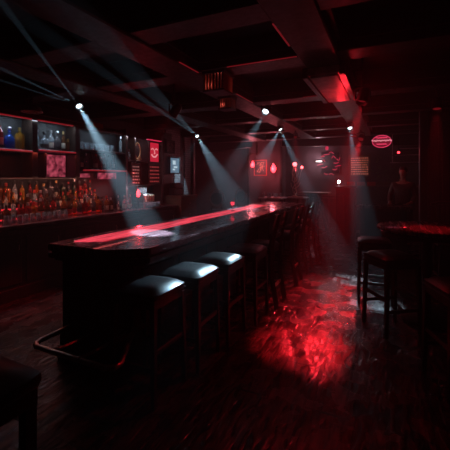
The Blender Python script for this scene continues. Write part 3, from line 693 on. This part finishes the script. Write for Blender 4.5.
def lines(parent, w_, h, rows_, m, axis, t=.02, hh=.014, seed=1, gap=.35):
    rnd = random.Random(seed); q = MB()
    for i in range(rows_):
        z = h/2-(i+.7)*h/rows_; a = -w_/2+.02
        while a < w_/2-.03:
            l = rnd.uniform(.02, .06); b_ = min(a+l, w_/2-.015)
            if axis == 'x': q.box(t, t+.004, a, b_, z-hh/2, z+hh/2)
            else: q.box(a, b_, -t-.004, -t, z-hh/2, z+hh/2)
            a = b_+.015+rnd.random()*gap*.05
    return q.build('writing', m, parent)
r = framed('menu_board', (-4.74, 6.3, 1.72), .36, .40, 'x', 'dark board with rows of small red writing below the red poster', 'sign', M['wood'], darkart)
lines(r, .36, .4, 5, emis('dim_red_print', (1, .12, .12), .2, (.5, .1, .1)), 'x', hh=.03)
r = framed('menu_board', (-4.74, 5.68, 1.70), .26, .40, 'x', 'narrow board with pale writing left of the red lettered board', 'sign', M['wood'], darkart)
lines(r, .26, .4, 6, emis('dim_pale_print', (1, .6, .55), .15, (.5, .4, .4)), 'x', hh=.026, seed=4)
# a framed panel wall between shelves and brick: blue screen and sketch
struct('wall_pier', MB().box(-5.03, -4.8, 6.75, 7.1, 1.2, 2.7), M['wood'])
r = framed('wall_screen', (-4.78, 7.18, 1.93), .40, .36, 'x', 'small glowing blue screen on the pier above the stereo', 'screen', M['black'], emis('blue_screen', (.10, .22, .32), .7))
MB().box(.02, .026, -.1, .02, .02, .12).box(.02, .026, -.06, .1, -.06, -.02).box(.02, .026, -.1, .0, -.12, -.08).build('screen_image', emis('pale_screen_image', (.55, .75, .85), .8), r)
MB().box(-.25, 0, -.14, .14, -.1, .1).build('bracket', M['blackmetal'], r)
r = framed('sketch_picture', (-4.79, 7.0, 2.38), .30, .26, 'x', 'faded sketch in a thin frame above the blue screen', 'picture', M['black'], sketch)

# ================================================================ the far room
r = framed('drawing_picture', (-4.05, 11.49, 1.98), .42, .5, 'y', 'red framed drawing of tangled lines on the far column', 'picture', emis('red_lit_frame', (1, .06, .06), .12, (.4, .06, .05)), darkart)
rnd = random.Random(5)
strokes(r, [[(-.15+.07*i+rnd.uniform(-.03, .03), -.022, rnd.uniform(-.2, .2)) for i in range(5)] for k in range(5)], .007, dimgold, 'drawing')
def sconce(loc, label, core='redcore', s=1.0, wall=True, p=P_SCONCE):
    r = empty('wall_sconce', loc, label, 'sconce', 'red glowing lamps in the far room')
    MB().lathe([(.02*s, -.12*s), (.07*s, -.06*s), (.085*s, .02*s), (.05*s, .09*s), (.012*s, .17*s)], 12).build('lamp_shade', M['redbulb'], r, True)
    MB().tube([(0, .0, -.15*s), (0, .06, -.15*s), (0, .17, 0)], .012, 6).build('arm', M['blackmetal'], r)
    light('POINT', 'lamp', (loc[0], loc[1]-.16, loc[2]), (1, .2, .24), p, r, radius=.06)
    return r
sconce((-4.25+.0, 11.80-.55+.0, 2.08), 'round red glowing lamp left of the far column', s=.8)
sconce((-3.52, 11.30, 1.93), 'red teardrop wall lamp on the right part of the far column', s=1.1)
# hanging frame above the column
r = empty('hanging_frame', (-4.1, 10.9, 2.45), 'narrow empty red wooden frame hanging from the ceiling by the column', 'frame')
f = MB()
for a0, a1, z0, z1 in ((-.15, .15, .5, .54), (-.15, .15, -.04, 0), (-.15, -.11, 0, .5), (.11, .15, 0, .5)): f.box(a0, a1, -.02, .02, z0, z1)
f.build('frame', M['redwood'], r)
# pedestal table with candelabra past the end of the bar
r = empty('pedestal_table', (-2.08, 8.75, 0), 'small round pedestal table behind the far end of the bar', 'table')
MB().lathe([(.001, 1.11), (.26, 1.11), (.27, 1.125), (.26, 1.14), (.001, 1.14)], 24).build('tabletop', M['steel'], r, True)
MB().lathe([(.2, 0), (.2, .03), (.04, .06), (.035, 1.08), (.09, 1.11)], 14).build('pedestal', M['wood'], r, True)
r = empty('candelabra', (-2.15, 8.72, 1.14), 'twisted metal candelabra with two red bulbs past the end of the bar', 'lamp')
q = MB().lathe([(.09, 0), (.09, .015), (.03, .04), (.02, .1)], 14)
for ph in (0, 2.1, 4.2):
    q.tube([(math.cos(ph+k*.7)*(.03+.03*math.sin(k*1.1)), math.sin(ph+k*.7)*(.03+.03*math.sin(k*1.1)), .06+k*.075) for k in range(10)], .010, 5)
q.tube([(0, 0, .35), (.06, 0, .45), (.09, 0, .6), (.04, 0, .76)], .01, 5).tube([(0, 0, .35), (-.07, 0, .42), (-.06, 0, .55), (-.03, 0, .76)], .01, 5).tube([(0, 0, .3), (.1, 0, .38), (.15, 0, .6), (.18, 0, .7)], .009, 5).tube([(.0, 0, .2), (-.09, 0, .26), (-.1, 0, .36)], .01, 5).tube([(.0, 0, .2), (.1, 0, .28), (.14, 0, .36)], .01, 5)
q.build('stem', M['rail'], r, True)
MB().ball((0, 0, .83), .055, 12, 8).build('bulb', M['redcore'], r, True); MB().ball((.18, 0, .75), .035, 12, 8).build('bulb', M['redcore'], r, True)
light('POINT', 'lamp', (-2.13, 8.6, 1.97), RED, 4, r, radius=.06)
# round backed chairs at the far left
for i, (x, y, lab) in enumerate([(-4.15, 8.3, 'dark round backed chair beyond the end of the back counter'), (-3.75, 9.3, 'dark round backed chair farther back, beside the table of glasses')]):
    if i == 0:
        rc = empty('round_back_chair', (x, y, 0), lab, 'chair', 'round backed chairs in the far room', .4)
        seat_pad(.42, .42, .72, .76).build('seat', M['vinyl'], rc, True)
        for sx in (-1, 1):
            for sy in (-1, 1): MB().tube([(sx*.16, sy*.16, .72), (sx*.2, sy*.2, 0)], [.016, .013], 6).build('leg', M['wood'], rc)
        MB().tube([(math.cos(a)*.2, -.2, 1.08+math.sin(a)*.24) for a in [k*PI/10 for k in range(20)]], .018, 6, closed=True).build('back_frame', M['redwood'], rc, True)
        MB().lathe([(.001, -.012), (.15, -.012), (.16, 0), (.15, .012), (.001, .012)], 20).xf(Matrix.Translation((0, -.2, 1.08)) @ Matrix.Rotation(PI/2, 4, 'X')).build('back_pad', M['vinyl'], rc, True)
        MB().tube([(-.15, -.18, .74), (-.12, -.2, .88)], .014, 6).tube([(.15, -.18, .74), (.12, -.2, .88)], .014, 6).build('back_post', M['wood'], rc)
    else: copy_tree(rc, (x, y, 0), -.3, lab)
r = empty('side_table', (-3.1, 9.9, 0), 'small square high table with glasses in the hazy far room', 'table')
MB().box(-.35, .35, -.3, .3, 1.0, 1.05, .01).build('tabletop', M['steel'], r)
for sx in (-1, 1):
    for sy in (-1, 1): MB().box(sx*.3-.025, sx*.3+.025, sy*.25-.025, sy*.25+.025, 0, 1.0).build('leg', M['wood'], r)
for i in range(6): tumbler((-3.35+i*.1, 9.78+.12*(i % 2), 1.051), 'clear glass, %s from the left on the square far table' % ORD[i], 'glasses on the far square table', s=1.3)

# trestle legged high table and host stand
r = empty('trestle_table', (-1.78, 9.35, 0), 'high table with slanting trestle legs behind the bar chairs', 'table')
MB().box(-.36, .40, -.28, .28, 1.20, 1.245, .01).build('tabletop', M['redwood'], r)
for sx in (-1, 1):
    for sy in (-1, 1): MB().tube([(sx*.10, sy*.2, 1.2), (sx*.42, sy*.24, 0)], [.03, .024], 4).build('leg', M['wood'], r)
for sy in (-1, 1): MB().box(-.25, .25, sy*.22-.012, sy*.22+.012, .5, .54).build('stretcher', M['wood'], r)
r = empty('host_stand', (-.95, 9.15, 0), 'dark boxy host stand with the bright white bulb on it', 'stand')
MB().box(-.22, .22, -.2, .2, 0, 1.38, .01).build('body', M['black'], r)
MB().box(-.25, .25, -.23, .23, 1.38, 1.42, .01).build('top_board', M['wood'], r)
for sx in (-1, 1): MB().box(sx*.11-.08, sx*.11+.08, -.212, -.2, .2, 1.2, .005).build('panel', M['wood'], r)
r = empty('table_lamp', (-1.12, 9.08, 1.42), 'tiny lamp with a star bright white bulb on the host stand', 'lamp')
MB().lathe([(.04, 0), (.04, .01), (.008, .02), (.008, .07)], 10).build('stand', M['steel'], r, True)
MB().ball((0, 0, .10), .032, 12, 8).build('bulb', M['star'], r, True)
light('POINT', 'lamp', (-1.12, 8.95, 1.53), (.9, .9, 1), 1.5, r, radius=.03)
r = empty('exit_light', (-2.1, 11.9, 2.18), 'small flat pale light fixed on the far wall', 'light')
MB().box(-.12, .12, -.06, .1, -.03, .03, .01).build('housing', M['blackmetal'], r); MB().box(-.1, .1, -.075, -.06, -.02, .02).build('lens', emis('pale_lens', (1, .8, .8), 2.5), r)
light('POINT', 'lamp', (-2.1, 11.7, 2.18), (1, .62, .72), 12, r, radius=.05)
r.name = 'wall_light'
# red scribbled neon on the far wall
r = empty('neon_sign', (-1.75, 11.9, 2.12), 'loose ring of broken red neon strokes on the far wall', 'neon sign')
MB().box(-.3, .3, .06, .1, -.35, .35).build('backboard', M['black'], r)
rnd = random.Random(3)
for i in range(13):
    a = i*2*PI/13; rr = .27+rnd.uniform(-.14, .14); l = rnd.uniform(.05, .1)
    x, z = math.cos(a)*rr, math.sin(a)*rr*.95
    MB().tube([(x-l, 0, z), (x, 0, z+rnd.uniform(-.07, .08)), (x+l, 0, z+rnd.uniform(-.05, .05))], .013, 5).build('neon_tube', neonr, r, True)
MB().ball((-.1, 0, .5), .055, 8, 6, (1, .5, 1.3)).build('neon_tube', neonr, r, True)
# pink oval neon
r = empty('neon_sign', (-.14, 9.25, 2.53), 'pink oval neon sign with a band of script lettering', 'neon sign'); r.scale = (.62, 1, .78)
q = MB().tube([(math.cos(a)*.34, 0, math.sin(a)*.19-.02) for a in [i*PI/14 for i in range(28)]], .013, 5, closed=True); q.build('neon_tube', neonp, r, True)
MB().tube([(-.2, .03, .1), (-.2, .03, .6)], .006, 5).build('rod', M['blackmetal'], r)
MB().tube([(.2, .03, .1), (.2, .03, .6)], .006, 5).build('rod', M['blackmetal'], r)
MB().ball((0, .06, -.02), .33, 20, 10, (1, .05, .58)).build('backboard', emis('pink_sign_face', (1, .03, .1), .16), r, True)
for k, (zz, am, ww, m_) in enumerate([(0, .035, .36, neonw), (-.11, .025, .18, neonp), (.09, .025, .2, neonp)]):
    MB().tube([(-ww+2*ww*i/30, -.03, zz+am*math.sin(i*1.7)*(.6+.4*math.cos(i*.9))) for i in range(31)], .014, 5).build('lettering', m_, r, True)
# framed writing picture with red lower blocks
r = framed('chalk_board', (-.83, 11.92, 2.02), .55, .58, 'y', 'large framed board covered with pale writing on the far wall', 'sign', M['redwood'], darkart, fw=.06)
lines(r, .55, .58, 8, dimgold, 'y', hh=.035, seed=9)
r = empty('booth_ledge', (-.8, 11.72, 0), 'dark panelled ledge below the framed board, red lit on top', 'ledge')
MB().box(-.42, 1.75, -.1, .2, 0, 1.34, .01).build('body', M['wood'], r)
MB().box(-.45, 1.78, -.14, .2, 1.34, 1.38, .008).build('top_board', M['redwood'], r)
for i in range(3): MB().box(-.38+i*.3, -.15+i*.3, -.13, .02, 1.382, 1.50, .01).build('box', M['redpaper'], r)
# vines on the wall
r = empty('wall_plant', (.1, 11.9, 1.5), 'sparse leafy vine trained over the far wall under the pink neon', 'plant')
rnd = random.Random(8); stems = MB(); leaves = MB()
for k in range(7):
    x = -.45+k*.17; pts = [(x+rnd.uniform(-.08, .08)*i, -.03, i*.15) for i in range(5+k % 3)]
    stems.tube(pts, .007, 5)
    for p in pts:
        for j in range(3):
            c = Vector(p)+Vector((rnd.uniform(-.07, .07), rnd.uniform(-.05, -.01), rnd.uniform(-.06, .06))); s = rnd.uniform(.03, .05)
            a = rnd.uniform(0, 6.28); d1 = Vector((math.cos(a), -.2, math.sin(a)))*s; d2 = Vector((-math.sin(a), .1, math.cos(a)))*s*.45
            leaves.bm.faces.new([leaves.bm.verts.new(c+v) for v in (-d1, d2, d1, -d2)])
stems.build('stem', M['wood'], r); tag(leaves.build('leaves', M['leaf'], r), kind='stuff')
MB().box(-.5, .6, -.12, .06, -.11, 0, .01).build('planter', M['redwood'], r)

# service counter on the right with bartender behind
sv = empty('service_counter', (-.1, 8.35, 0), 'dark round ended service counter in front of the standing person', 'counter')
def oblong(w_, d_, n=8): return [(w_/2-d_/2+math.cos(a)*d_/2, math.sin(a)*d_/2) for a in [-PI/2+i*PI/n for i in range(n+1)]]+[(-w_/2+d_/2+math.cos(a)*d_/2, math.sin(a)*d_/2) for a in [PI/2+i*PI/n for i in range(n+1)]]
MB().prism(oblong(1.15, .5), .96, 1.01).build('worktop', M['top'], sv)
MB().prism(oblong(1.05, .42), .90, .96).build('edge_moulding', M['wood'], sv)
MB().prism(oblong(.95, .36), 0, .90).build('body', M['black'], sv)
r = empty('pendant_lamp', (.22, 8.9, 2.7), 'slim pendant with small red bulb above the person', 'lamp')
MB().tube([(0, 0, .3), (0, 0, -.42)], .006, 5).build('cord', M['black'], r)
MB().lathe([(.02, -.40), (.05, -.45), (.055, -.47), (.05, -.47), (.02, -.42)], 12, cap=False).build('lamp_shade', M['blackmetal'], r, True)
MB().ball((0, 0, -.49), .028, 10, 8).build('bulb', M['redbulb'], r, True)
light('POINT', 'lamp', (.22, 8.9, 2.15), RED, .8, r, radius=.03)
r = empty('overhead_rack', (.55, 9.5, 2.0), 'dark overhead rail rack with a few glasses behind the person', 'rack')
MB().tube([(-.5, 0, 0), (.6, 0, 0)], .014, 6).tube([(-.4, 0, .18), (.6, 0, .18)], .012, 6).tube([(-.3, 0, .34), (.6, 0, .34)], .012, 6).tube([(-.45, 0, 0), (-.45, 0, .7)], .012, 6).tube([(.55, 0, 0), (.55, 0, .7)], .012, 6).build('rail', M['steel'], r)

# ================================================================ the person
def skin_body(name, chain, m, parent=None, sub=1):
    vs_, es, rs = [], [], []
    for pts in chain:
        pi = None
        for p in pts:
            co, rad = Vector(p[:3]), p[3]
            hit = next((i for i, v in enumerate(vs_) if (v-co).length < 1e-4), None)
            if hit is None: vs_.append(co); rs.append(rad); hit = len(vs_)-1
            if pi is not None and pi != hit: es.append((pi, hit))
            pi = hit
    me = bpy.data.meshes.new(name); me.from_pydata(vs_, es, []); o = bpy.data.objects.new(name, me); COL.objects.link(o)
    md = o.modifiers.new('skin', 'SKIN'); md.use_smooth_shade = True
    for i, v in enumerate(me.skin_vertices[0].data):
        rr = rs[i]; v.radius = rr if isinstance(rr, tuple) else (rr, rr); v.use_root = (i == 0)
    s = o.modifiers.new('sub', 'SUBSURF'); s.levels = sub; s.render_levels = sub
    dg = bpy.context.evaluated_depsgraph_get(); me2 = bpy.data.meshes.new_from_object(o.evaluated_get(dg))
    me2.materials.clear(); me2.materials.append(m)
    bpy.data.objects.remove(o); o = bpy.data.objects.new(name, me2); COL.objects.link(o)
    for p in me2.polygons: p.use_smooth = True
    if parent: o.parent = parent
    return o
PX, PY = .32, 9.1
H = lambda x, y, z, r: (x, y, z, r)
torso = [H(0, 0, 1.0, (.15, .11)), H(0, 0, 1.15, (.14, .10)), H(0, -.01, 1.32, (.16, .115)), H(0, 0, 1.47, (.13, .09)), H(0, 0, 1.56, .06), H(0, -.01, 1.62, .056)]
legs = [[torso[0], H(s*.10, 0, .92, .10), H(s*.11, -.01, .52, .065), H(s*.11, .02, .09, .042), H(s*.12, -.13, .04, .035)] for s in (-1, 1)]
arm_l = [torso[3], H(-.2, 0, 1.46, .062), H(-.27, -.04, 1.2, .047), H(-.22, -.28, 1.06, .036), H(-.20, -.36, 1.035, .03), H(-.195, -.42, 1.03, (.036, .02))]
arm_r = [torso[3], H(.2, 0, 1.46, .062), H(.27, .0, 1.2, .047), H(.22, -.22, 1.06, .036), H(.17, -.34, 1.035, .03), H(.155, -.40, 1.03, (.036, .02))]
head = [torso[5], H(0, -.02, 1.68, (.066, .082)), H(0, -.01, 1.76, (.082, .10)), H(0, 0, 1.825, (.072, .088))]
person = skin_body('person', [torso, legs[0], legs[1], arm_l, arm_r, head], M['skin'], None, 2)
person.location = (PX, PY, 0); person.rotation_euler.z = -.25
tag(person, 'person in a brown shirt with a pale bow tie, standing behind the service counter', 'person')
# clothes are thicker skins over the same skeleton
def grow(chain, g): return [[(*p[:3], (p[3][0]+g, p[3][1]+g) if isinstance(p[3], tuple) else p[3]+g) for p in c] for c in chain]
sh_t = [H(0, 0, .93, (.18, .14)), H(0, 0, 1.15, (.165, .125)), H(0, -.01, 1.32, (.185, .14)), H(0, 0, 1.46, (.15, .11)), H(0, 0, 1.53, (.075, .075))]
skin_body('shirt', grow([sh_t, [sh_t[3], *arm_l[1:4]], [sh_t[3], *arm_r[1:4]]], .018), M['shirt'], person, 2)
skin_body('trousers', grow([[torso[0], *legs[0][1:4]], [torso[0], *legs[1][1:4]]], .03), M['trousers'], person, 2)
for s in (-1, 1): MB().box(s*.12-.05, s*.12+.05, -.20, .07, 0, .09, .03, seg=2).build('shoe', M['black'], person)
MB().ball((0, .025, 1.80), .108, 14, 10, (.84, .98, .92)).build('hair', M['hair'], person, True)
MB().ball((0, -.102, 1.725), .015, 8, 6, (.8, 1.2, 1.5)).build('nose', M['skin'], person, True)
for s in (-1, 1):
    MB().ball((s*.030, -.088, 1.752), .009, 8, 6).build('eye', M['cream'], person, True)
    MB().ball((s*.082, .0, 1.745), .024, 8, 6, (.4, .7, 1.2)).build('ear', M['skin'], person, True)
MB().box(-.025, .025, -.100, -.088, 1.682, 1.690).build('mouth', M['redpaper'], person)
q = MB(); V_ = lambda *c: q.bm.verts.new(c)
for s in (-1, 1): q.bm.faces.new([V_(0, -.10, 1.565), V_(s*.06, -.105, 1.60), V_(s*.06, -.105, 1.53)])
bmesh.ops.solidify(q.bm, geom=q.bm.faces[:], thickness=.012); q.box(-.012, .012, -.125, -.10, 1.55, 1.58, .004).build('bow_tie', M['cream'], person)
for hx, hy, sgn in ((-.195, -.42, 1), (.155, -.40, -1)):
    hm = MB()
    for i, ln in enumerate((.052, .062, .066, .055)):
        fx = hx-.027+i*.018
        hm.tube([(fx, hy-.01, 1.03), (fx, hy-.03-ln*.5, 1.034), (fx, hy-.03-ln, 1.022)], [.009, .008, .006], 6)
    hm.tube([(hx+sgn*.03, hy+.02, 1.03), (hx+sgn*.055, hy-.01, 1.03), (hx+sgn*.058, hy-.045, 1.024)], [.011, .009, .007], 6)
    hm.build('fingers', M['skin'], person, True)
r = empty('duckboard', (PX, 9.2, 0), 'low dark duckboard the person stands on', 'platform')
bpy.data.objects.remove(r)

# ================================================================ added red floodlights for the glow on table, aisle and walkway
stage_light((.55, 5.0, 2.5), (.45, 4.4, 1.06), 'r', 26, 'red floodlight above the round pub table', power=P_TABLE, color=RED, lens='redlens', blend=.7)
stage_light((-2.6, 3.9, 2.5), (-3.95, 2.9, 0), 'r', 30, 'red floodlight above the aisle behind the bar', power=130, color=RED, lens='redlens', blend=.8)
stage_light((-.55, 8.3, 2.5), (-.95, 5.0, 0), 'r', 23, 'red floodlight over the far end of the walkway', power=1000, color=RED, lens='redlens', blend=.8)
